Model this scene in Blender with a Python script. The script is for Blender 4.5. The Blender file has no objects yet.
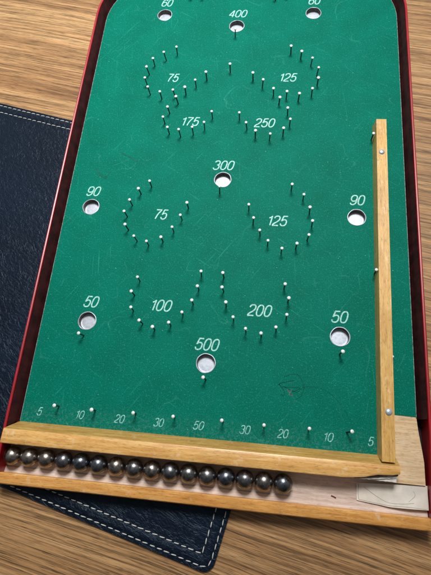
import bpy, bmesh, math, random
from mathutils import Matrix, Vector
random.seed(11)
S = 0.001                                   # everything below is written in millimetres
sc = bpy.context.scene
C = sc.collection

# ------------------------------------------------------------ camera, world, light
cam_d = bpy.data.cameras.new("camera")
cam = bpy.data.objects.new("camera", cam_d)
C.objects.link(cam)
sc.camera = cam
cam_d.sensor_fit = 'HORIZONTAL'
cam_d.sensor_width = 36.0
cam_d.lens = 448.812 / 431.0 * 36.0
cam_d.clip_start = 0.01
cam_d.clip_end = 50.0
Rt = Matrix(((0.99206105, 0.08836911, -0.08947499),
             (-0.05555693, 0.9462667, 0.3185793),
             (0.11281977, -0.31107916, 0.94366385))).transposed()
cam.matrix_world = Matrix.Translation((0, 0, 0.25)) @ Rt.to_4x4()

w = bpy.data.worlds.new("World")
sc.world = w
w.use_nodes = True
wn = w.node_tree
bg = wn.nodes['Background']
tc = wn.nodes.new('ShaderNodeTexCoord')
sep = wn.nodes.new('ShaderNodeSeparateXYZ')
wn.links.new(tc.outputs['Generated'], sep.inputs[0])
rmp = wn.nodes.new('ShaderNodeValToRGB')     # dim room, a little brighter on the window side (+y)
rmp.color_ramp.elements[0].position = 0.0
rmp.color_ramp.elements[0].color = (0.055, 0.05, 0.045, 1)
rmp.color_ramp.elements[1].position = 1.0
rmp.color_ramp.elements[1].color = (0.95, 1.0, 1.05, 1)
e = rmp.color_ramp.elements.new(0.5)
e.color = (0.42, 0.42, 0.42, 1)
mr = wn.nodes.new('ShaderNodeMapRange')
mr.inputs['From Min'].default_value = -1
mr.inputs['From Max'].default_value = 1
wn.links.new(sep.outputs['Y'], mr.inputs['Value'])
wn.links.new(mr.outputs[0], rmp.inputs[0])
wn.links.new(rmp.outputs[0], bg.inputs['Color'])
bg.inputs['Strength'].default_value = 0.42

ld = bpy.data.lights.new("window_light", 'AREA')
ld.shape = 'RECTANGLE'
ld.size = 0.25
ld.size_y = 0.22
ld.energy = 2.65
ld.color = (1.0, 0.985, 0.96)
lo = bpy.data.objects.new("window_light", ld)
C.objects.link(lo)
ld.spread = math.radians(95)
lo.location = (-0.01, 0.47, 0.70)
lo.rotation_euler = (Vector((-0.15, 0.26, 0)) - lo.location).to_track_quat('-Z', 'Y').to_euler()

sc.view_settings.view_transform = 'Standard'
sc.view_settings.look = 'None'
sc.view_settings.exposure = 0.0
sc.view_settings.gamma = 1.0

# ------------------------------------------------------------ materials
def L(c):                                   # sRGB 0-255 -> linear
    return tuple(((v / 255) / 12.92 if v / 255 <= 0.04045 else ((v / 255 + 0.055) / 1.055) ** 2.4) for v in c) + (1,)

class Mat:
    def __init__(s, name, rough=0.5, metal=0.0, spec=0.5):
        s.m = bpy.data.materials.new(name)
        s.m.use_nodes = True
        s.t = s.m.node_tree
        s.b = s.t.nodes['Principled BSDF']
        s.b.inputs['Roughness'].default_value = rough
        s.b.inputs['Metallic'].default_value = metal
        s.b.inputs['Specular IOR Level'].default_value = spec
        s.tc = s.t.nodes.new('ShaderNodeTexCoord')
    def n(s, t): return s.t.nodes.new(t)
    def l(s, a, b): s.t.links.new(a, b)
    def coords(s, scale=(1, 1, 1), rot=0.0, rx=0.0):
        m0 = s.n('ShaderNodeMapping')        # metres -> millimetres, turned to the grain
        m0.inputs['Scale'].default_value = (1000, 1000, 1000)
        m0.inputs['Rotation'].default_value = (rx, 0, rot)
        s.l(s.tc.outputs['Object'], m0.inputs[0])
        m1 = s.n('ShaderNodeMapping')
        m1.inputs['Scale'].default_value = scale
        s.l(m0.outputs[0], m1.inputs[0])
        return m1.outputs[0]
    def noise(s, vec, scale=1, detail=3, rough=0.55, dist=0.0):
        n = s.n('ShaderNodeTexNoise')
        n.inputs['Scale'].default_value = scale
        n.inputs['Detail'].default_value = detail
        n.inputs['Roughness'].default_value = rough
        n.inputs['Distortion'].default_value = dist
        s.l(vec, n.inputs['Vector'])
        return n.outputs['Fac']
    def ramp(s, fac, stops):
        r = s.n('ShaderNodeValToRGB')
        el = r.color_ramp.elements
        while len(el) < len(stops): el.new(0.5)
        for e, (p, c) in zip(el, stops):
            e.position = p
            e.color = c if len(c) == 4 else tuple(c) + (1,)
        s.l(fac, r.inputs[0])
        return r.outputs[0]
    def mix(s, a, b, fac, mode='MIX'):
        x = s.n('ShaderNodeMix')
        x.data_type = 'RGBA'
        x.blend_type = mode
        for v, i in ((a, 6), (b, 7)):
            if hasattr(v, 'links'): s.l(v, x.inputs[i])
            else: x.inputs[i].default_value = v
        if hasattr(fac, 'links'): s.l(fac, x.inputs[0])
        else: x.inputs[0].default_value = fac
        return x.outputs[2]
    def math(s, op, a, b=0.0, clamp=False):
        x = s.n('ShaderNodeMath')
        x.operation = op
        x.use_clamp = clamp
        for v, i in ((a, 0), (b, 1)):
            if hasattr(v, 'links'): s.l(v, x.inputs[i])
            else: x.inputs[i].default_value = v
        return x.outputs[0]
    def color(s, v):
        if hasattr(v, 'links'): s.l(v, s.b.inputs['Base Color'])
        else: s.b.inputs['Base Color'].default_value = v
    def rough(s, v): s.l(v, s.b.inputs['Roughness'])
    def bump(s, h, strength=0.3, dist=0.2):
        b = s.n('ShaderNodeBump')
        b.inputs['Strength'].default_value = strength
        b.inputs['Distance'].default_value = dist * S
        s.l(h, b.inputs['Height'])
        s.l(b.outputs[0], s.b.inputs['Normal'])

K = lambda v: (v, v, v, 1)

def table_wood():
    m = Mat('table_oak', 0.45, spec=0.35)
    r = math.radians(11.5)
    # broad tonal bands, medium growth lines, fine pores: all stretched along the grain
    warp = m.noise(m.coords((0.003, 0.008, 1), r), 1, 2)
    wv = m.n('ShaderNodeVectorMath'); wv.operation = 'MULTIPLY_ADD'
    cx = m.n('ShaderNodeCombineXYZ')
    m.l(m.math('MULTIPLY', warp, 14.0), cx.inputs[1])
    base = m.n('ShaderNodeVectorMath'); base.operation = 'ADD'
    m.l(m.coords((1, 1, 1), r), base.inputs[0]); m.l(cx.outputs[0], base.inputs[1])
    def sc_(v):
        mp = m.n('ShaderNodeMapping'); mp.inputs['Scale'].default_value = v
        m.l(base.outputs[0], mp.inputs[0]); return mp.outputs[0]
    broad = m.noise(sc_((0.004, 0.05, 0.05)), 1, 3, 0.5)
    mid = m.noise(sc_((0.006, 0.2, 0.3)), 1, 5, 0.7, 0.1)
    fine = m.noise(sc_((0.03, 1.7, 1)), 1, 4, 0.75, 0.1)
    col = m.ramp(broad, [(0.34, L((168, 128, 92))), (0.5, L((190, 150, 110))), (0.66, L((212, 174, 130)))])
    col = m.mix(col, m.ramp(mid, [(0.34, L((132, 98, 72))), (0.52, L((188, 150, 112))), (0.7, L((222, 188, 146)))]), 0.5)
    lines = m.noise(sc_((0.010, 0.75, 0.5)), 1, 3, 0.6, 0.1)
    col = m.mix(col, m.ramp(lines, [(0.38, K(0.56)), (0.46, K(0.96)), (0.60, K(1.14))]), 0.9, 'MULTIPLY')
    col = m.mix(col, m.ramp(fine, [(0.40, K(0.50)), (0.48, K(0.95)), (0.58, K(1.15))]), 0.9, 'MULTIPLY')
    pores = m.noise(sc_((0.09, 3.2, 1)), 1, 2, 0.6)
    col = m.mix(col, m.ramp(pores, [(0.38, K(0.32)), (0.44, K(1.0)), (1, K(1.0))]), 0.85, 'MULTIPLY')
    hs = m.n('ShaderNodeHueSaturation'); hs.inputs['Saturation'].default_value = 1.10; hs.inputs['Value'].default_value = 0.82
    m.l(col, hs.inputs['Color'])
    m.color(hs.outputs[0])
    m.bump(fine, 0.5, 0.12)
    return m.m

def light_wood(name, c1, c2, c3, along='x', rough=0.4, fleck=0.5, rot=0.0, coat=0.0, wear=0.45):
    m = Mat(name, rough, spec=0.4)
    sx = (0.05, 0.7, 0.7) if along == 'x' else (0.7, 0.05, 0.7)
    sf = (0.32, 2.4, 2.4) if along == 'x' else (2.4, 0.32, 2.4)
    a = m.noise(m.coords(sx, rot), 1, 4, 0.6, 0.3)
    f = m.noise(m.coords(sf, rot), 1, 2, 0.6)
    b = m.noise(m.coords((0.06, 0.06, 0.06)), 1, 3)
    col = m.ramp(a, [(0.33, L(c1)), (0.5, L(c2)), (0.68, L(c3))])
    col = m.mix(col, m.ramp(f, [(0.34, K(0.48)), (0.46, K(1.0)), (1, K(1.0))]), fleck, 'MULTIPLY')
    col = m.mix(col, m.ramp(b, [(0.35, K(0.80)), (0.62, K(1.05))]), 0.5, 'MULTIPLY')
    # rubbed pale patches and dark handling dirt
    wr = m.noise(m.coords((0.16, 0.16, 0.16) if along == 'x' else (0.16, 0.10, 0.16)), 1, 5, 0.75)
    col = m.mix(col, L((238, 214, 178)), m.ramp(wr, [(0.58, K(0)), (0.68, K(wear))]))
    dk = m.noise(m.coords((0.35, 0.9, 0.9) if along == 'x' else (0.9, 0.35, 0.9)), 1, 4, 0.7)
    col = m.mix(col, m.ramp(dk, [(0.30, K(0.5)), (0.38, K(1)), (1, K(1))]), 0.6, 'MULTIPLY')
    m.color(col)
    m.bump(m.math('ADD', f, m.math('MULTIPLY', wr, 1.2)), 0.35, 0.14)
    m.b.inputs['Coat Weight'].default_value = coat
    m.b.inputs['Coat Roughness'].default_value = 0.3
    return m

def felt_mat():
    m = Mat('green_baize_print', 0.6, spec=0.05)
    fine = m.noise(m.coords((1, 1, 1)), 1.9, 3, 0.7)
    spk = m.noise(m.coords((1, 1, 1)), 0.95, 4, 0.75)
    blot = m.noise(m.coords((1, 1, 1)), 0.045, 4, 0.6)
    col = m.ramp(blot, [(0.25, (0.0, 0.128, 0.084, 1)), (0.75, (0.0, 0.168, 0.116, 1))])
    col = m.mix(col, m.ramp(fine, [(0.36, K(0.55)), (0.5, K(1.0)), (0.66, K(1.35))]), 0.7, 'MULTIPLY')
    # pale fibres and dust specks
    col = m.mix(col, L((70, 190, 165)), m.ramp(spk, [(0.57, K(0)), (0.70, K(0.4))]))
    vo = m.n('ShaderNodeTexVoronoi'); vo.inputs['Scale'].default_value = 0.16
    m.l(m.coords((1, 1, 1)), vo.inputs['Vector'])
    col = m.mix(col, L((170, 220, 205)), m.ramp(vo.outputs['Distance'], [(0.022, K(0.45)), (0.045, K(0))]))
    # long rubbed scratches in two directions
    for rot, s1 in ((0.55, 0.3), (-0.95, 0.26), (1.45, 0.24)):
        ln = m.noise(m.coords((0.022, 1.1, 1), rot), 1, 2, 0.5, 0.5)
        brk = m.noise(m.coords((0.05, 0.05, 1), rot), 1, 2)
        f = m.math('MULTIPLY', m.ramp(ln, [(0.66, K(0)), (0.75, K(s1))]), m.ramp(brk, [(0.45, K(0)), (0.6, K(1))]))
        col = m.mix(col, L((60, 180, 160)), f)
    # hair-fine wandering scratches
    for sc0, off, st in ((0.035, 3.0, 0.11), (0.06, 9.0, 0.09), (0.022, 17.0, 0.11)):
        mp = m.n('ShaderNodeMapping'); mp.inputs['Location'].default_value = (off, off * 2, off); mp.inputs['Scale'].default_value = (sc0, sc0, sc0)
        m.l(m.coords((1, 1, 1)), mp.inputs[0])
        hn = m.noise(mp.outputs[0], 1, 1.5, 0.4, 0.6)
        wdh = 0.0035 if sc0 < 0.05 else 0.005
        ridge = m.ramp(hn, [(0.5 - wdh, K(0)), (0.5, K(st)), (0.5 + wdh, K(0))])
        msk = m.ramp(m.noise(mp.outputs[0], 2.3, 2), [(0.5, K(0)), (0.62, K(1))])
        col = m.mix(col, L((110, 205, 185)), m.math('MULTIPLY', ridge, msk))
    # grey dust rubbed in along the cross bar (y < 10 mm)
    sp = m.n('ShaderNodeSeparateXYZ'); m.l(m.coords((1, 1, 1)), sp.inputs[0])
    near = m.n('ShaderNodeMapRange')
    near.inputs['From Min'].default_value = 11; near.inputs['From Max'].default_value = -2
    m.l(sp.outputs['Y'], near.inputs['Value'])
    dn = m.noise(m.coords((1, 1, 1)), 0.6, 5, 0.85)
    dust = m.math('MULTIPLY', near.outputs[0], m.ramp(dn, [(0.5, K(0)), (0.72, K(0.6))]))
    col = m.mix(col, L((120, 150, 150)), dust)
    m.color(col)
    m.bump(fine, 0.35, 0.12)
    m.b.inputs['Sheen Weight'].default_value = 0.0
    m.b.inputs['Sheen Roughness'].default_value = 0.4
    m.b.inputs['Sheen Tint'].default_value = (0.5, 1.0, 0.92, 1)
    return m.m

def leather_mat_():
    m = Mat('navy_leather', 0.42, spec=0.32)
    a = m.noise(m.coords((0.26, 0.46, 1), 0.95), 1.0, 3, 0.5, 0.9)
    a2 = m.noise(m.coords((0.35, 0.6, 1), 0.3), 0.8, 2, 0.5, 1.0)
    c = m.noise(m.coords((1, 1, 1)), 0.012, 2)
    k = m.noise(m.coords((0.05, 0.13, 1), 0.5), 1.0, 3, 0.6, 2.0)
    crease = m.ramp(k, [(0.47, K(1)), (0.5, K(0)), (0.53, K(1))])
    m.color(m.ramp(c, [(0.35, L((5, 12, 25))), (0.65, L((8, 19, 36)))]))
    m.b.inputs['Specular Tint'].default_value = (0.6, 0.8, 1.0, 1)
    h = m.math('ADD', m.math('ADD', m.math('MULTIPLY', a, 1.6), m.math('MULTIPLY', a2, 0.8)), m.math('MULTIPLY', crease, 0.5))
    m.bump(h, 0.36, 0.8)
    return m.m

def plain(name, c, rough=0.5, metal=0.0, spec=0.5, var=0.12, vs=0.3, bump=0.0):
    m = Mat(name, rough, metal, spec)
    a = m.noise(m.coords((1, 1, 1)), vs, 4, 0.65)
    m.color(m.mix(L(c), m.ramp(a, [(0.35, K(1 - var * 2.2)), (0.65, K(1 + var))]), 1.0, 'MULTIPLY'))
    if bump: m.bump(a, bump, 0.3)
    return m

MW_table = table_wood()
mc = light_wood('varnished_beech', (206, 150, 80), (222, 170, 98), (236, 192, 124), 'x', 0.34, 0.55, coat=0.25)
# darker, greener tone on the face that borders the playing surface
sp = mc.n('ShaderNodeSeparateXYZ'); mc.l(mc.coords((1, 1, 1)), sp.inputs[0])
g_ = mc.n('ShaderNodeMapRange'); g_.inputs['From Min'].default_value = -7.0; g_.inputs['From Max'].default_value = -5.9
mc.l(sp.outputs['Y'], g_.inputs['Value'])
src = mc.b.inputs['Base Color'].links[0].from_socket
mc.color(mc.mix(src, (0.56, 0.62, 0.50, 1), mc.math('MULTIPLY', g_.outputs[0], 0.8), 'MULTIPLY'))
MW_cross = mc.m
MW_front = light_wood('orange_beech', (208, 142, 70), (224, 162, 88), (236, 182, 110), 'x', 0.38, 0.6, coat=0.2).m
MW_rail = light_wood('yellow_beech', (198, 148, 76), (214, 168, 94), (230, 186, 114), 'y', 0.36, 0.6, coat=0.25).m
MW_ply = light_wood('bare_plywood', (206, 172, 128), (220, 190, 148), (232, 206, 168), 'x', 0.6, 0.55).m
MW_floor = light_wood('pale_trough_wood', (196, 172, 158), (212, 191, 178), (228, 211, 200), 'x', 0.6, 0.4).m
M_felt = felt_mat()
M_ink = plain('pale_cyan_ink', (160, 216, 206), 0.6, var=0.2, vs=1.1).m
M_ink2 = plain('worn_cyan_ink', (132, 200, 190), 0.6, var=0.3, vs=1.1).m
M_edge = plain('pale_board_edge', (128, 150, 142), 0.6, var=0.3, vs=0.6).m
M_red = plain('red_lacquer', (158, 8, 28), 0.34, 0.0, 0.6, 0.1, 0.1).m
M_black = plain('dark_maroon_liner', (60, 20, 24), 0.5, 0.0, 0.3, 0.25, 0.15).m
M_gap = plain('black_recess', (12, 9, 11), 0.7).m
def steel():
    m = Mat('polished_steel', 0.15, 1.0)
    a = m.noise(m.coords((1, 1, 1)), 0.5, 4, 0.7)
    oi = m.n('ShaderNodeObjectInfo')
    tint = m.ramp(oi.outputs['Random'], [(0, (0.20, 0.22, 0.26, 1)), (0.5, (0.30, 0.28, 0.27, 1)), (1, (0.38, 0.33, 0.29, 1))])
    m.color(m.mix(tint, m.ramp(a, [(0.38, K(0.55)), (0.55, K(1.05))]), 1.0, 'MULTIPLY'))
    m.rough(m.ramp(a, [(0.35, K(0.22)), (0.65, K(0.36))]))
    return m.m
M_steel = steel()
M_head = plain('lit_nail_head', (250, 252, 252), 0.38, 0.35, 0.8, 0.05, 0.8).m  # near-white base paints in the light reflected by the metal head
M_stem = plain('shaded_nail_steel', (74, 74, 72), 0.42, 0.9, 0.5, 0.15, 0.8).m  # dark surroundings mirrored in the stem are painted into its base colour
def cupm():
    m = Mat('scuffed_tinplate', 0.55, 0.6, 0.4)
    a = m.noise(m.coords((1, 1, 1)), 0.6, 4, 0.7)
    col = m.ramp(a, [(0.3, L((166, 172, 183))), (0.6, L((188, 194, 204)))])
    d = m.noise(m.coords((1, 1, 1)), 1.3, 2, 0.5)
    col = m.mix(col, L((120, 84, 78)), m.ramp(d, [(0.70, K(0)), (0.76, K(0.8))]))
    m.color(col); m.bump(a, 0.18, 0.2)
    return m.m
M_cup = cupm()
M_cupwall = plain('dark_cup_wall', (92, 86, 82), 0.45, 0.5, 0.5, 0.25, 0.6).m  # cup wall coloured darker than the cup floor
M_rivet = plain('zinc_rivet', (200, 214, 226), 0.35, 0.6, 0.6, 0.08, 0.8).m
M_paper = plain('grubby_paper', (226, 219, 207), 0.6, 0.0, 0.4, 0.07, 0.1, 0.3).m
M_white = plain('torn_white_paper', (222, 218, 214), 0.7, var=0.1, vs=0.4).m
M_pencil = plain('pencil_graphite', (6, 80, 66), 0.7, spec=0.08).m
M_grey = plain('faint_pencil', (0, 98, 80), 0.7, spec=0.08).m
M_pink = plain('pink_stain', (78, 108, 102), 0.7, spec=0.1, var=0.3, vs=1.0).m
M_scuff = plain('dark_scuff', (22, 100, 84), 0.7, spec=0.08).m
M_leather = leather_mat_()
M_thread = plain('cream_thread', (200, 202, 196), 0.8, var=0.08, vs=1.0).m
M_crack = plain('dark_split', (38, 26, 20), 0.8).m

# ------------------------------------------------------------ helpers
def link(name, me, mats, parent=None, smooth=None):
    o = bpy.data.objects.new(name, me)
    C.objects.link(o)
    for m in (mats if isinstance(mats, (list, tuple)) else [mats]): me.materials.append(m)
    if parent: o.parent = parent
    if smooth is not None:
        for p in me.polygons: p.use_smooth = True
        if smooth:
            me.set_sharp_from_angle(angle=math.radians(smooth))
    return o

def fin(name, bm, mats, parent=None, smooth=None, bevel=0.0, seg=2):
    if bevel:
        es = [e for e in bm.edges if len(e.link_faces) == 2 and e.calc_face_angle(0) > 0.5]
        bmesh.ops.bevel(bm, geom=es, offset=bevel, segments=seg, profile=0.5, affect='EDGES')
    bmesh.ops.recalc_face_normals(bm, faces=bm.faces)
    for v in bm.verts: v.co *= S
    me = bpy.data.meshes.new(name)
    bm.to_mesh(me); bm.free()
    return link(name, me, mats, parent, smooth)

def prism(bm, pts, z0, z1):
    lo_ = [bm.verts.new((x, y, z0)) for x, y in pts]
    hi = [bm.verts.new((x, y, z1)) for x, y in pts]
    bm.faces.new(lo_[::-1]); bm.faces.new(hi)
    n = len(pts)
    for i in range(n): bm.faces.new((lo_[i], lo_[(i + 1) % n], hi[(i + 1) % n], hi[i]))

def extrude_x(bm, prof, x0, x1, x0f=None, x1f=None):
    """profile in (y,z), swept along x; the ends may depend on the profile point"""
    a = [bm.verts.new(((x0f(y, z) if x0f else x0), y, z)) for y, z in prof]
    b = [bm.verts.new(((x1f(y, z) if x1f else x1), y, z)) for y, z in prof]
    n = len(prof)
    bm.faces.new(a); bm.faces.new(b[::-1])
    for i in range(n): bm.faces.new((a[i], b[i], b[(i + 1) % n], a[(i + 1) % n]))

def normals2d(path, closed):
    n = len(path); out = []
    for i in range(n):
        p0 = path[(i - 1) % n] if (closed or i > 0) else path[i]
        p1 = path[(i + 1) % n] if (closed or i < n - 1) else path[i]
        a = Vector(path[i]) - Vector(p0); b = Vector(p1) - Vector(path[i])
        na = Vector((a.y, -a.x)).normalized() if a.length > 1e-9 else None
        nb = Vector((b.y, -b.x)).normalized() if b.length > 1e-9 else None
        if na is None: na = nb
        if nb is None: nb = na
        m = (na + nb)
        m = m.normalized() if m.length > 1e-6 else na
        out.append(m / max(0.35, m.dot(na)))
    return out

def sweep(bm, path, prof, closed=False, close_prof=True):
    """prof: (offset to the right of the path, z)"""
    nn = normals2d(path, closed)
    rings = [[bm.verts.new((p[0] + n.x * o, p[1] + n.y * o, z)) for o, z in prof] for p, n in zip(path, nn)]
    N = len(path); k = len(prof)
    for i in range(N if closed else N - 1):
        A = rings[i]; B = rings[(i + 1) % N]
        for j in range(k if close_prof else k - 1):
            bm.faces.new((A[j], A[(j + 1) % k], B[(j + 1) % k], B[j]))
    if not closed and close_prof:
        bm.faces.new(rings[0]); bm.faces.new(rings[-1][::-1])

def arc(cx, cy, r, a0, a1, n=10, ry=None):
    ry = r if ry is None else ry
    return [(cx + r * math.cos(math.radians(a0 + (a1 - a0) * i / n)), cy + ry * math.sin(math.radians(a0 + (a1 - a0) * i / n))) for i in range(n + 1)]

def flat(name, outline, holes, z0, z1, mats, parent):
    """flat slab with round holes, through a filled 2D curve turned into a mesh"""
    cu = bpy.data.curves.new(name, 'CURVE')
    cu.dimensions = '2D'; cu.fill_mode = 'BOTH'
    cu.extrude = (z1 - z0) / 2 * S
    for pts in [outline] + holes:
        sp = cu.splines.new('POLY'); sp.points.add(len(pts) - 1)
        for p, (x, y) in zip(sp.points, pts): p.co = (x * S, y * S, 0, 1)
        sp.use_cyclic_u = True
    tmp = bpy.data.objects.new(name, cu); C.objects.link(tmp)
    dg = bpy.context.evaluated_depsgraph_get(); dg.update()
    me = bpy.data.meshes.new_from_object(tmp.evaluated_get(dg))
    bpy.data.objects.remove(tmp); bpy.data.curves.remove(cu)
    me.transform(Matrix.Translation((0, 0, (z0 + z1) / 2 * S)))
    me.name = name; me.materials.clear()
    return link(name, me, mats, parent)

def ribbon(bm, pts, wd, z, closed=False):
    sweep(bm, pts, [(-wd / 2, z), (wd / 2, z)], closed, close_prof=False)

def lathe(bm, prof, seg=32, c=(0, 0), cap=True, mi=0):
    rings = []
    for r, z in prof:
        if r < 1e-6: rings.append([bm.verts.new((c[0], c[1], z))])
        else: rings.append([bm.verts.new((c[0] + r * math.cos(2 * math.pi * i / seg), c[1] + r * math.sin(2 * math.pi * i / seg), z)) for i in range(seg)])
    for A, B in zip(rings, rings[1:]):
        for i in range(seg):
            j = (i + 1) % seg
            if len(A) == 1 and len(B) == 1: continue
            if len(A) == 1: f = bm.faces.new((A[0], B[j], B[i]))
            elif len(B) == 1: f = bm.faces.new((A[i], A[j], B[0]))
            else: f = bm.faces.new((A[i], A[j], B[j], B[i]))
            f.material_index = mi

def empty(name, label, cat, loc=(0, 0, 0)):
    o = bpy.data.objects.new(name, None); C.objects.link(o)
    o.location = Vector(loc) * S
    o.empty_display_size = 0.02
    o['label'] = label; o['category'] = cat
    return o

# ------------------------------------------------------------ table
bm = bmesh.new()
prism(bm, [(-1100, -800), (1000, -800), (1000, 1200), (-1100, 1200)], -39.5, -9.5)
o = fin('table_top', bm, MW_table, None, bevel=2.0)
o['kind'] = 'structure'
o['label'] = 'brown wood grain table top under the mat and the board'

# ------------------------------------------------------------ leather mat
TH = math.radians(-13.9)
tt = Vector((math.cos(TH), math.sin(TH))); nnv = Vector((-math.sin(TH), math.cos(TH)))
def MT(a, b): v = tt * a + nnv * b; return (v.x, v.y)
T0, T1, N0, N1 = -330.0, -2.9, -69.6, 164.6
def rrect(d, r=6.0, n=6):
    a, b, c, e_ = T0 + d, T1 - d, N0 + d, N1 - d
    r = max(0.8, r - d)
    p = arc(b - r, e_ - r, r, 90, 0, n) + arc(b - r, c + r, r, 0, -90, n) + arc(a + r, c + r, r, -90, -180, n) + arc(a + r, e_ - r, r, 180, 90, n)
    return [MT(*q) for q in p]
mat = empty('leather_mat', 'dark navy leather desk mat with double cream stitching under the board', 'desk mat', MT(-160, 50) + (-9.5,))
mloc = Vector(mat.location)
def mat_part(name, bm, m, smooth=None, **k):
    o = fin(name, bm, m, mat, smooth, **k)
    o.matrix_parent_inverse = Matrix.Translation(-mloc)
    return o
bm = bmesh.new()
prism(bm, rrect(0.0)[::-1], -9.45, -8.15)
mat_part('base_panel', bm, M_leather, 40, bevel=0.35)
bm = bmesh.new()
sweep(bm, rrect(4.75), [(-2.5, -8.35), (-2.35, -8.0), (-1.3, -7.72), (0, -7.62), (1.3, -7.72), (2.35, -8.0), (2.5, -8.35)], True)
mat_part('padded_border', bm, M_leather, 50)
def stitches(d):
    path = rrect(d, 6, 6)
    P = [Vector(p) for p in path] + [Vector(path[0])]
    bm = bmesh.new()
    pitch, ln = 4.0, 3.1
    seglen = [(b - a).length for a, b in zip(P, P[1:])]
    tot = sum(seglen)
    s = 0.0
    def at(u):
        u %= tot
        for a, b, l_ in zip(P, P[1:], seglen):
            if u <= l_ and l_ > 1e-9: return a + (b - a) * (u / l_)
            u -= l_
        return P[-1]
    while s < tot - pitch * .7:
        jl = ln + random.uniform(-.3, .3)
        A, B = at(s), at(s + jl)
        q = (A + B) / 2
        if q.x > -260 and q.y < 230 and (B - A).length > 1:
            d_ = (B - A).normalized()
            ang = random.uniform(-.06, .06) + 0.1
            d_ = Vector((d_.x * math.cos(ang) - d_.y * math.sin(ang), d_.x * math.sin(ang) + d_.y * math.cos(ang)))
            n_ = Vector((-d_.y, d_.x))
            rings = []
            for f, r in ((-.5, .1), (-.44, .2), (-.25, .28), (0, .3), (.25, .28), (.44, .2), (.5, .1)):
                c = q + d_ * f * jl
                z = -8.0 - 0.28 * (abs(f) * 2) ** 3
                rings.append([bm.verts.new((c.x + n_.x * r * math.cos(t), c.y + n_.y * r * math.cos(t), z + r * .8 * math.sin(t))) for t in [k * math.pi / 3 for k in range(6)]])
            for R0, R1 in zip(rings, rings[1:]):
                for k in range(6): bm.faces.new((R0[k], R0[(k + 1) % 6], R1[(k + 1) % 6], R1[k]))
            bm.faces.new(rings[0]); bm.faces.new(rings[-1])
        s += pitch
    mat_part('stitch_row', bm, M_thread, 0)
stitches(2.1)
stitches(7.5)

# ------------------------------------------------------------ the board
board = empty('bagatelle_board', 'green bagatelle board with nails, scoring holes and red rimmed tray on the table', 'pinball board', (-26, 140, -8.1))
bloc = Vector(board.location)
PINV = Matrix.Translation(-bloc)
def bp(o, parent=None):
    if parent is None:
        o.parent = board; o.matrix_parent_inverse = PINV
    return o
def part(name, bm, m, smooth=None, **k): return bp(fin(name, bm, m, board, smooth, **k))

FX0, FX1, YC, CR = -132.3, 80.8, 290.0, 45.0
def outline(off, y0, y1r=None, n=16):
    """from the left bottom, up, round the two corners and down on the right; off > 0 is outwards"""
    r = CR + off
    return ([(FX0 - off, y0), (FX0 - off, 120)] + arc(FX0 + CR, YC, r, 180, 90, n) + arc(FX1 - CR, YC, r, 90, 0, n) +
            [(FX1 + off, 120), (FX1 + off, y0 if y1r is None else y1r)])

# red tray wall: sheet metal with a rolled rim (path runs clockwise, so negative offset = inwards is +)
bm = bmesh.new()
path = outline(5.0, -28.9)
prof = [(.1, -8.05), (.1, 6.2), (.02, 6.9), (-.25, 7.35), (-.7, 7.5), (-1.3, 7.3), (-1.6, 6.8), (-1.5, 6.4), (-.8, 6.1), (-.7, 5.8), (-.7, -8.05)]
sweep(bm, path, [(-a_, z) for a_, z in prof], False)
tray = part('tray_wall', bm, M_red, 35)
# tray bottom
bm = bmesh.new()
prism(bm, outline(4.2, -28.9)[::-1], -8.0, -6.6)
part('tray_bottom', bm, M_gap)
# dark liner moulding inside the wall, stops above the ball gate on the right
bm = bmesh.new()
lp = outline(0.0, -5.0, 17.0)
sweep(bm, lp, [(-a_, z) for a_, z in [(1.0, -6.5), (1.15, -1.6), (1.5, -0.9), (1.9, 0.2), (3.05, 5.8), (3.35, 6.3), (3.55, 6.1), (4.28, -6.5)]], False)
part('liner', bm, M_black, 30)

holes = [(-87.3, 295.5), (22.7, 295.6), (-32.2, 284.0), (-31.7, 155.4), (-115.5, 132.5), (51.7, 131.9), (-104.2, 57.3), (42.0, 57.8), (-31.4, 37.6)]
HR = 5.25
hc = [arc(x, y, HR, 0, 360 - 360 / 40, 39) for x, y in holes]
# bare base slab; its right lower edge swells outwards towards the ball gate
base_out = ([(FX0, -6.0)] + [(FX0, 120)] + arc(FX0 + CR, YC, CR, 180, 90, 16) + arc(FX1 - CR, YC, CR, 90, 0, 16) +
            [(80.8, 120), (80.8, 17.5), (81.3, 12), (82.0, 7.0), (82.9, 1), (83.5, -4), (83.6, -14.6), (FX0, -14.6)])
base_out = [p for i, p in enumerate(base_out) if i != 0]
flat('base_slab', base_out, hc, -6.0, -0.3, MW_ply, None)
bp(bpy.data.objects['base_slab'])
felt_out = ([(FX0 + .25, -2.6), (FX0 + .25, 120)] + arc(FX0 + CR, YC, CR - .25, 180, 90, 16) + arc(FX1 - CR, YC, CR - .25, 90, 0, 16) +
            [(80.55, 120), (80.55, 18.0), (66.0, 18.4), (66.0, -2.6)])
bp(flat('playing_surface', felt_out, hc, -0.3, 0.0, M_felt, None))
# worn pale edge of the board
bm = bmesh.new()
sweep(bm, outline(0.0, -2.0, 17.6), [(-a_, z) for a_, z in [(-.28, .02), (-.2, .12), (.02, .10), (.12, -.15), (.12, -2.6), (-.28, -.2)]], False)
part('board_edge', bm, M_edge, 30)

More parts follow.
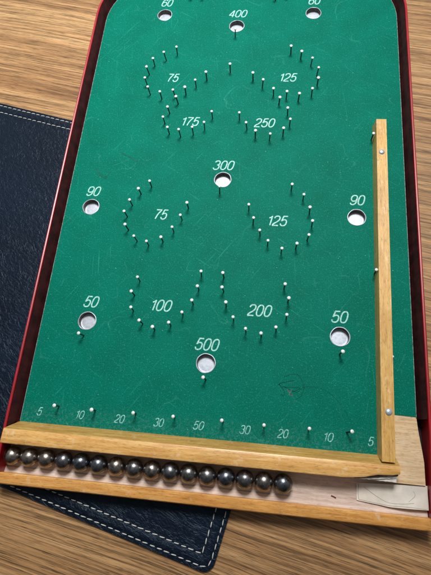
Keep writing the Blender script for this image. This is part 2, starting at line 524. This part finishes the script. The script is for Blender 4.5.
# scoring cups
for i, (x, y) in enumerate(holes):
    bm = bmesh.new()
    d = 3.3
    lathe(bm, [(5.2, -.1), (5.3, .02), (5.55, .02), (5.58, .10), (5.4, .2), (5.2, .18), (5.1, -.05)], 40)
    lathe(bm, [(5.1, -.05), (5.06, -.5), (5.0, -d + .25)], 40, mi=1)
    lathe(bm, [(5.0, -d + .25), (4.85, -d + .1), (4.5, -d), (3.6, -d + .12), (2.0, -d + .06), (0.6, -d + .12), (0, -d + .1)], 40)
    ph = random.uniform(0, 6)
    for v in bm.verts:
        if v.co.xy.length > 5.15:
            a_ = math.atan2(v.co.y, v.co.x)
            v.co.xy *= 1 + .012 * math.sin(3 * a_ + ph) + .008 * math.sin(7 * a_ + 2 * ph)
            v.co.z += .05 * math.sin(5 * a_ + ph)
    for v in bm.verts: v.co.x += x; v.co.y += y
    part('scoring_cup', bm, [M_cup, M_cupwall], 50)

# printed numbers
def cr(pts, n=6):
    P = [pts[0]] + list(pts) + [pts[-1]]; out = []
    for i in range(1, len(P) - 2):
        for k in range(n):
            t = k / n
            out.append(tuple(.5 * (2 * P[i][j] + (P[i + 1][j] - P[i - 1][j]) * t + (2 * P[i - 1][j] - 5 * P[i][j] + 4 * P[i + 1][j] - P[i + 2][j]) * t * t + (3 * P[i][j] - P[i - 1][j] - 3 * P[i + 1][j] + P[i + 2][j]) * t ** 3) for j in (0, 1)))
    return out + [pts[-1]]
def sup(cx, cy, rx, ry, a0, a1, n=24, e=2.45):
    out = []
    for i in range(n + 1):
        t = math.radians(a0 + (a1 - a0) * i / n); c, s_ = math.cos(t), math.sin(t)
        out.append((cx + rx * math.copysign(abs(c) ** (2 / e), c), cy + ry * math.copysign(abs(s_) ** (2 / e), s_)))
    return out
six_a = cr([(.475, .80), (.42, .94), (.28, 1.0), (.13, .93), (.045, .74), (.025, .48), (.03, .34)])
six_b = sup(.255, .315, .225, .31, 0, 348, 28)
G = {
 '0': [(sup(.255, .5, .225, .5, 0, 350, 34, 2.5), True)],
 '1': [([(.33, .0), (.33, 1.0)], False), (cr([(.33, .97), (.28, .87), (.20, .81), (.11, .79)], 4), False)],
 '2': [(sup(.255, .72, .215, .28, 175, -18, 16) + cr([(.43, .56), (.32, .40), (.14, .24), (.05, .12), (.03, .01)], 4), False), ([(.0, .0), (.48, .0)], False)],
 '3': [(sup(.25, .755, .20, .245, 168, -88, 16), False), (sup(.25, .265, .225, .265, 88, -170, 18), False)],
 '4': [([(.37, .0), (.37, 1.0)], False), ([(.36, .99), (.02, .29)], False), ([(-.02, .27), (.50, .27)], False)],
 '5': [([(.47, 1.0), (.10, 1.0)], False), ([(.14, 1.0), (.06, .47)], False), (cr([(.065, .49), (.11, .57), (.18, .62)], 4) + sup(.25, .32, .225, .32, 90, -168, 20), False)],
 '6': [(six_a, False), (six_b, True)],
 '7': [([(.0, 1.0), (.50, 1.0)], False), (cr([(.475, 1.0), (.40, .83), (.30, .64), (.21, .36), (.16, .0)], 4), False)],
 '9': [([(.51 - a, 1.0 - b) for a, b in six_a], False), ([(.51 - a, 1.0 - b) for a, b in six_b], True)],
}
def number(txt, x, y, width, h, m, wd, z=.05):
    bm = bmesh.new()
    shear = .20
    adv_w = [.45 if c == '1' else .60 for c in txt]
    sx = (width - wd) / (sum(adv_w) - .10 + shear)
    X = 0.0
    for c, aw in zip(txt, adv_w):
        for k, (pts, cl) in enumerate(G[c]):
            off = -.06 if c == '1' else 0
            P = [((X + px + off + py * shear) * sx, wd / 2 + py * (h - wd)) for px, py in pts]
            ribbon(bm, P, wd, z + k * .012, cl)
        X += aw
    xs = [v.co.x for v in bm.verts]; cxm = (min(xs) + max(xs)) / 2
    for v in bm.verts: v.co.x += x - cxm; v.co.y += y - h / 2
    part('score_number', bm, m)
NUM = [('60', -86.7, 307.6, 9.4), ('60', 23.3, 307.4, 9.4), ('400', -31.9, 295.9, 13.8), ('75', -73.5, 236.6, 9.0), ('125', 7.3, 237.3, 12.6),
       ('175', -56.9, 199.7, 13.0), ('250', -7.3, 199.5, 14.0), ('300', -31.9, 166.0, 14.2), ('90', -115.6, 143.9, 9.9), ('90', 52.3, 143.7, 9.8),
       ('75', -68.4, 128.9, 9.2), ('125', 5.0, 127.6, 13.0), ('50', -103.6, 69.1, 9.9), ('50', 41.9, 69.1, 10.1), ('100', -60.3, 69.4, 13.6),
       ('200', -3.2, 70.0, 14.2), ('500', -31.5, 48.2, 14.2)]
for t, x, y, wdt in NUM: number(t, x, y, wdt * 1.07, 7.2, M_ink, .78)
for t, x, y, wdt in [('5', -121.8, 3.9, 3.4), ('10', -98.1, 4.1, 5.6), ('20', -75.8, 3.8, 6.0), ('30', -53.8, 3.8, 5.9), ('50', -32.0, 4.1, 6.3),
                     ('30', -7.1, 4.1, 6.1), ('20', 12.8, 3.9, 6.0), ('10', 36.6, 4.2, 5.9), ('5', 57.6, 4.0, 3.5)]:
    number(t, x, y, wdt * 1.08, 4.6, M_ink2, .5)

# pencil marks and scuffs drawn on the surface
def bk(px, py, z=0.0):                       # point of the board plane measured from the photograph (lens model above)
    d = Rt @ Vector(((px - 215.5) / 448.812, -(py - 287.5) / 448.812, -1))
    t = (z - 250) / d.z
    return (d.x * t, d.y * t)
bm = bmesh.new()
for pts, wd in [([(279, 385), (281, 383), (294, 380.5)], .45), ([(279, 384), (284, 391), (283.5, 396), (281, 394)], .4),
                ([(282, 387), (300, 388), (292, 392)], .3), ([(284, 377), (291, 374.5), (298, 375), (302, 381), (304, 388), (301, 396), (296, 399)], .28),
                ([(283, 386), (296, 392), (303, 387)], .22)]:
    ribbon(bm, cr([bk(*q) for q in pts], 5), wd, .05)
part('pencil_scribble', bm, M_pencil)
bm = bmesh.new()
ribbon(bm, cr([bk(*q) for q in [(303, 387), (315, 387), (325, 390), (335, 398), (344, 409), (350, 420), (352, 428)]], 6), .3, .045)
part('pencil_line', bm, M_grey)
bm = bmesh.new()
for pts, wd in [([(287, 389), (290, 393), (293, 396)], .8), ([(292, 389), (289, 395)], .6)]:
    ribbon(bm, [bk(*q) for q in pts], wd, .07 + wd * .01)
part('pink_stain', bm, M_pink)
for pts in [[(121, 152), (126, 156), (131, 158), (137, 162)], [(96, 168), (100, 174), (105, 178), (110, 172)], [(356, 231.5), (371 - 1, 238)][:0] or [(366, 232.5), (371, 238)], [(279, 295), (281, 298)], [(106, 84), (110, 87)]]:
    bm = bmesh.new()
    P = [bk(*q) for q in pts]
    for k in range(4 if len(pts) > 2 else 1):
        jit = [(a + random.uniform(-.8, .8), b + random.uniform(-.9, .9)) for a, b in P]
        ribbon(bm, cr(jit, 4) if len(jit) > 2 else jit, random.uniform(.25, .5), .04 + k * .012)
    part('scuff_mark', bm, M_scuff)

# pins -------------------------------------------------------
PINS = [(190, -10), (201.5, -9.5), (213.5, -12), (264, -13), (275, -9), (287, -11),
 (146.5, 67), (144.6, 77.3), (147.6, 86.7), (159.7, 91.5), (172.7, 89.5), (175.8, 96.2), (184.7, 86.7), (195.1, 79.5), (205.9, 72),
 (167.3, 106.4), (162.8, 116.6), (167.3, 127.2), (178.6, 129.6), (192.1, 127.3), (204, 122.2), (211.6, 111.2), (152.8, 58), (163.7, 52.2), (176.4, 46.9), (230, 63.8),
 (263.2, 79.8), (273.5, 88.1), (280, 97), (287.1, 90.9), (299.6, 93), (312.5, 88.3), (318.5, 77.7), (318.8, 67.3), (287.8, 107.6), (290.4, 118.8),
 (291.2, 45.5), (301.9, 50.8), (312.6, 57.8), (252.9, 72.3), (239.3, 112.2), (246, 122.2), (255.5, 130.3), (270.3, 133.6), (283.6, 128.2),
 (219.6, 186.4), (235.3, 28.5),
 (149.5, 180.8), (186.9, 202.7), (138.2, 188.3), (129.4, 199.6), (123.8, 210.8), (125, 224.4), (133.8, 236), (146.3, 241), (160.7, 236.7), (172, 227), (180.2, 214.8),
 (292.2, 184.3), (304, 194.1), (310, 207.3), (248.8, 204.5), (253.6, 217.7), (259.7, 230), (268, 240.4), (282, 248), (297, 243.4), (309.1, 234.6), (312.6, 220.7),
 (137.3, 276.8), (131, 290.9), (130.8, 307.1), (138.9, 320.1), (152.3, 326.6), (168.5, 322.2), (181.8, 312), (191.7, 300), (197.3, 286), (201, 271),
 (222.8, 272.7), (221.9, 287), (225.8, 302), (233, 316.9), (245.5, 328.5), (261, 333), (275.9, 327), (286.8, 314.6), (288.9, 298), (285.2, 284),
 (78.3, 333), (342.8, 351.5), (203, 377.2),
 (54, 405.3), (91.3, 409.6), (133, 412.8), (173, 416.4), (221.8, 420.3), (264, 425), (309.5, 428.5), (352.5, 431.3),
 (373.8, 133), (376.5, 269.5)]

PH = 7.3
bm = bmesh.new()
lathe(bm, [(0, -1.5), (.42, -1.5), (.42, PH - .5), (.0, PH - .4)], 10, mi=0)
lathe(bm, [(0, PH - .62), (.55, PH - .6), (.95, PH - .2), (1.03, PH + .05), (.92, PH + .3), (.6, PH + .46), (0, PH + .52)], 16, mi=1)
pin_o = part('pin', bm, [M_stem, M_head], 50)
pin_me = pin_o.data
first = True
for (px, py) in PINS:
    hx, hy = bk(px, py, PH)
    bx, by = hx + random.gauss(0, .28), hy + random.gauss(-.15, .28)
    if (px, py) == (78.3, 333): bx, by = hx + .5, hy + .2
    if (px, py) == (342.8, 351.5): bx, by = hx - .5, hy - .2
    if (px, py) == (203, 377.2): bx, by = hx + .8, hy - .3
    if py > 400 and px < 360: bx, by = hx + (-.3 if px < 200 else .2), hy
    if (px, py) == (352.5, 431.3): bx, by = hx - 1.6, hy - .6
    dirv = Vector((hx - bx, hy - by, PH)).normalized()
    o = pin_o if first else pin_o.copy()
    if not first: C.objects.link(o)
    first = False
    o.parent = board
    o.matrix_parent_inverse = PINV
    if (px, py) in ((373.8, 133), (376.5, 269.5)): o.name = 'rail_nail'
    o.rotation_mode = 'QUATERNION'
    o.rotation_quaternion = Vector((0, 0, 1)).rotation_difference(dirv) @ Matrix.Rotation(random.uniform(0, 6), 3, 'Z').to_quaternion()
    o.location = (bx * S, by * S, 0)
    s_ = random.uniform(.88, 1.06)
    o.scale = (s_, s_, random.uniform(.94, 1.03))

# ball lane rail ----------------------------------------------
bm = bmesh.new()
def q8(xl0, xr0, xl1, xr1, y0, y1, yb0, z0, z1):
    v = [bm.verts.new(c) for c in [(xl0 - .35, yb0, z0), (xr0, yb0, z0), (xr1, y1, z0), (xl1 - .7, y1, z0), (xl0, y0, z1), (xr0, y0, z1), (xr1, y1, z1), (xl1, y1, z1)]]
    for f in ((0, 3, 2, 1), (4, 5, 6, 7), (0, 1, 5, 4), (1, 2, 6, 5), (2, 3, 7, 6), (3, 0, 4, 7)): bm.faces.new([v[i] for i in f])
q8(60.9, 67.4, 62.7, 68.8, -5.0, 197.2, -2.6, .02, 8.0)
part('lane_rail', bm, MW_rail, bevel=.35)
for x, y in ((65.4, 173.0), (64.8, 18.8)):
    bm = bmesh.new()
    lathe(bm, [(0, 7.9), (1.7, 7.95), (1.75, 8.15), (1.45, 8.5), (.9, 8.75), (0, 8.85)], 20, (x, y))
    part('rivet', bm, M_rivet, 50)
bm = bmesh.new()
lathe(bm, [(0, 0), (.55, 0), (.6, 1.2), (.5, 1.7), (0, 1.9)], 12, (69.6, 48.5))
part('brad', bm, M_head, 50)

# cross bar: wedge face towards the board, flat top, upright front
bm = bmesh.new()
def zt(y): return 0
N = 60
prof = [(-2.2, .02), (-6.2, 7.45), (-6.5, 7.8), (-7.0, 8.0), (-13.2, 8.0), (-13.8, 7.75), (-14.1, 7.2), (-14.1, 2.6), (-14.1, -4.0), (-9.0, -4.0), (-9.0, .02)]
rings = []
for i in range(N + 1):
    x = -136.9 + (69.4 + 136.9) * i / N
    f = max(0.0, (x - 44) / 25.0)
    wob = .12 * math.sin(x * .35) + .1 * math.sin(x * 1.3)
    ring = []
    for k, (y, z) in enumerate(prof):
        xx, yy, zz = x, y, z
        if i == 0:                                   # left end lies against the sloping liner
            xx = -132.0 - max(0, min(1, z / 7.0)) * 4.3 if y > -7.2 else -136.6
        if x > 44 and k in (4, 5, 6):                 # the front arris is broken away towards the right
            yy = y + 3.9 * f + (wob * 1.6 if f > 0 else 0)
        if x > 44 and k == 7: yy = y + 4.1 * f + wob; zz = z + 4.4 * min(1, f * 5)
        if x > 44 and k == 8: yy = y + 3.4 * f
        ring.append(bm.verts.new((xx, yy, zz)))
    rings.append(ring)
for A, B in zip(rings, rings[1:]):
    for k in range(len(prof)):
        bm.faces.new((A[k], A[(k + 1) % len(prof)], B[(k + 1) % len(prof)], B[k]))
bm.faces.new(rings[0]); bm.faces.new(rings[-1][::-1])
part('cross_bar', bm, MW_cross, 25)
# torn paper and veneer layers showing under the broken right end of the cross bar
for k, (z, y0, y1, x0, m) in enumerate([(6.6, -13.2, -10.9, 48.0, M_crack), (5.9, -13.8, -12.1, 47.0, M_paper), (5.0, -14.2, -14.1, 45.0, M_white)]):
    bm = bmesh.new()
    top = []; bot = []
    n = 22
    for i in range(n + 1):
        x = x0 + (69.0 - k * .3 - x0) * i / n
        t = i / n
        yf = -13.95 + (y1 + 13.95) * t + random.uniform(-.12, .12) - .5 * math.sin(math.pi * t) * (k == 1)
        zz = z + .3 * math.sin(t * 5 + k) - .5 * t
        yb = -8.8
        top.append((bm.verts.new((x, yb, zz)), bm.verts.new((x, yf, zz - .1))))
        bot.append((bm.verts.new((x, yb, zz - .5)), bm.verts.new((x, yf, zz - .5))))
    for i in range(n):
        bm.faces.new((top[i][0], top[i][1], top[i + 1][1], top[i + 1][0]))
        bm.faces.new((bot[i][0], bot[i + 1][0], bot[i + 1][1], bot[i][1]))
        bm.faces.new((top[i][1], bot[i][1], bot[i + 1][1], top[i + 1][1]))
    bm.faces.new((top[-1][0], top[-1][1], bot[-1][1], bot[-1][0]))
    bm.faces.new((top[0][0], bot[0][0], bot[0][1], top[0][1]))
    part('torn_layer', bm, m)

# trough
bm = bmesh.new()
extrude_x(bm, [(-14.65, -6.5), (-14.65, -3.9), (-25.6, -4.05), (-26.3, -3.5), (-28.9, -3.0), (-28.9, -6.5)], -137.2, 84.85)
part('trough_floor', bm, MW_floor)
# short chip lying in the trough floor
bm = bmesh.new()
a = bk(331, 495.5, -3.9); b = bk(336, 498, -3.9)
ribbon(bm, [a, ((a[0] + b[0]) / 2, (a[1] + b[1]) / 2 + .1), b], .7, -3.86)
part('dent', bm, plain('reddish_dent', (104, 44, 34), 0.7).m)

# paper patch at the ball gate: a thin warped sheet rising to the right
bm = bmesh.new()
nx, ny = 18, 8
def pz(u, v): return -3.55 + 2.3 * min(1, u * 1.6) ** 1.3 + .22 * math.sin(u * 7 + v * 2) + .14 * math.sin(v * 6 + u * 3) + .9 * max(0, u + v - 1.6) ** 1.5 + .25 * max(0, .15 - abs(u - .45 - .3 * v)) / .15
lt, lb = (51.0, -15.5), (50.7, -25.6)
def pxy(u, v):
    x = 50.9 + (84.7 - 50.9) * u
    yt = -16.5 + 1.9 * u; yb = -24.6 - 1.5 * min(1, u * 2.2) + .9 * max(0, u - .5)
    return x, yt + (yb - yt) * v
g = [[bm.verts.new(pxy(i / nx, j / ny) + (pz(i / nx, j / ny),)) for j in range(ny + 1)] for i in range(nx + 1)]
for i in range(nx):
    for j in range(ny): bm.faces.new((g[i][j], g[i][j + 1], g[i + 1][j + 1], g[i + 1][j]))
ret = bmesh.ops.extrude_face_region(bm, geom=bm.faces[:])
for v in [q for q in ret['geom'] if isinstance(q, bmesh.types.BMVert)]: v.co.z -= .28
part('paper_patch', bm, M_paper, 60)
bm = bmesh.new()
for pts, wd in [([(.03, .05), (.02, .5), (.03, .93)], .22), ([(.1, .2), (.25, .55), (.42, .8), (.62, .82), (.8, .75)], .2), ([(.03, .93), (.3, .95), (.7, .93), (.97, .97)], .2), ([(.72, .72), (.82, .45), (.8, .25)], .16)]:
    P = cr(pts, 6)
    W = [pxy(u, v) + (pz(u, v) + .05,) for u, v in P]
    nn_ = normals2d([q[:2] for q in W], False)
    vs = [(bm.verts.new((q[0] - n.x * wd / 2, q[1] - n.y * wd / 2, q[2])), bm.verts.new((q[0] + n.x * wd / 2, q[1] + n.y * wd / 2, q[2]))) for q, n in zip(W, nn_)]
    for A, B in zip(vs, vs[1:]): bm.faces.new((A[0], A[1], B[1], B[0]))
part('pencil_outline', bm, plain('soft_pencil', (165, 157, 147), 0.6).m)

# front bar
bm = bmesh.new()
extrude_x(bm, [(-28.9, -8.05), (-28.9, 1.5), (-29.3, 1.9), (-33.2, 1.9), (-34.2, 1.5), (-34.7, .6), (-34.8, -1.0), (-34.8, -8.05)], -138.2, 86.4)
part('front_bar', bm, MW_front, 25)

# ------------------------------------------------------------ balls
R_B = 4.84
bm = bmesh.new()
bmesh.ops.create_uvsphere(bm, u_segments=48, v_segments=32, radius=R_B)
b0 = fin('steel_ball', bm, M_steel, None, 0)
ORD = ['first', 'second', 'third', 'fourth', 'fifth', 'sixth', 'seventh', 'eighth', 'ninth', 'tenth', 'eleventh', 'twelfth', 'thirteenth', 'fourteenth', 'fifteenth', 'last']
BALL = [(12.8, 455), (31.3, 456.3), (51.3, 458.6), (70.7, 460.2), (89.3, 462), (106.5, 464), (124.6, 465.6), (141.8, 468), (158.9, 469.8), (176.3, 471.8), (194, 473.8), (211.3, 475.8), (229.3, 477.6), (247.4, 479.4), (265.4, 481.8), (284.0, 484)]
for i, (px, py) in enumerate(BALL):
    o = b0 if i == 0 else b0.copy()
    if i: C.objects.link(o)
    x = -131.75 + i * 9.70
    y = -20.1 + random.uniform(-.12, .12)
    o.location = (x * S, y * S, (-3.9 - (14.65 * 0 + .07) + R_B) * S)
    o.rotation_euler = (random.uniform(0, 6), random.uniform(0, 6), random.uniform(0, 6))
    if i == 0: lab = 'steel ball at the far left end of the trough, against the red tray wall'
    elif i == 15: lab = 'last steel ball at the right end of the row, beside the empty trough'
    else: lab = ORD[i] + ' steel ball from the left end of the row in the trough'
    o['label'] = lab; o['category'] = 'ball'; o['group'] = 'steel balls lined up in the trough'
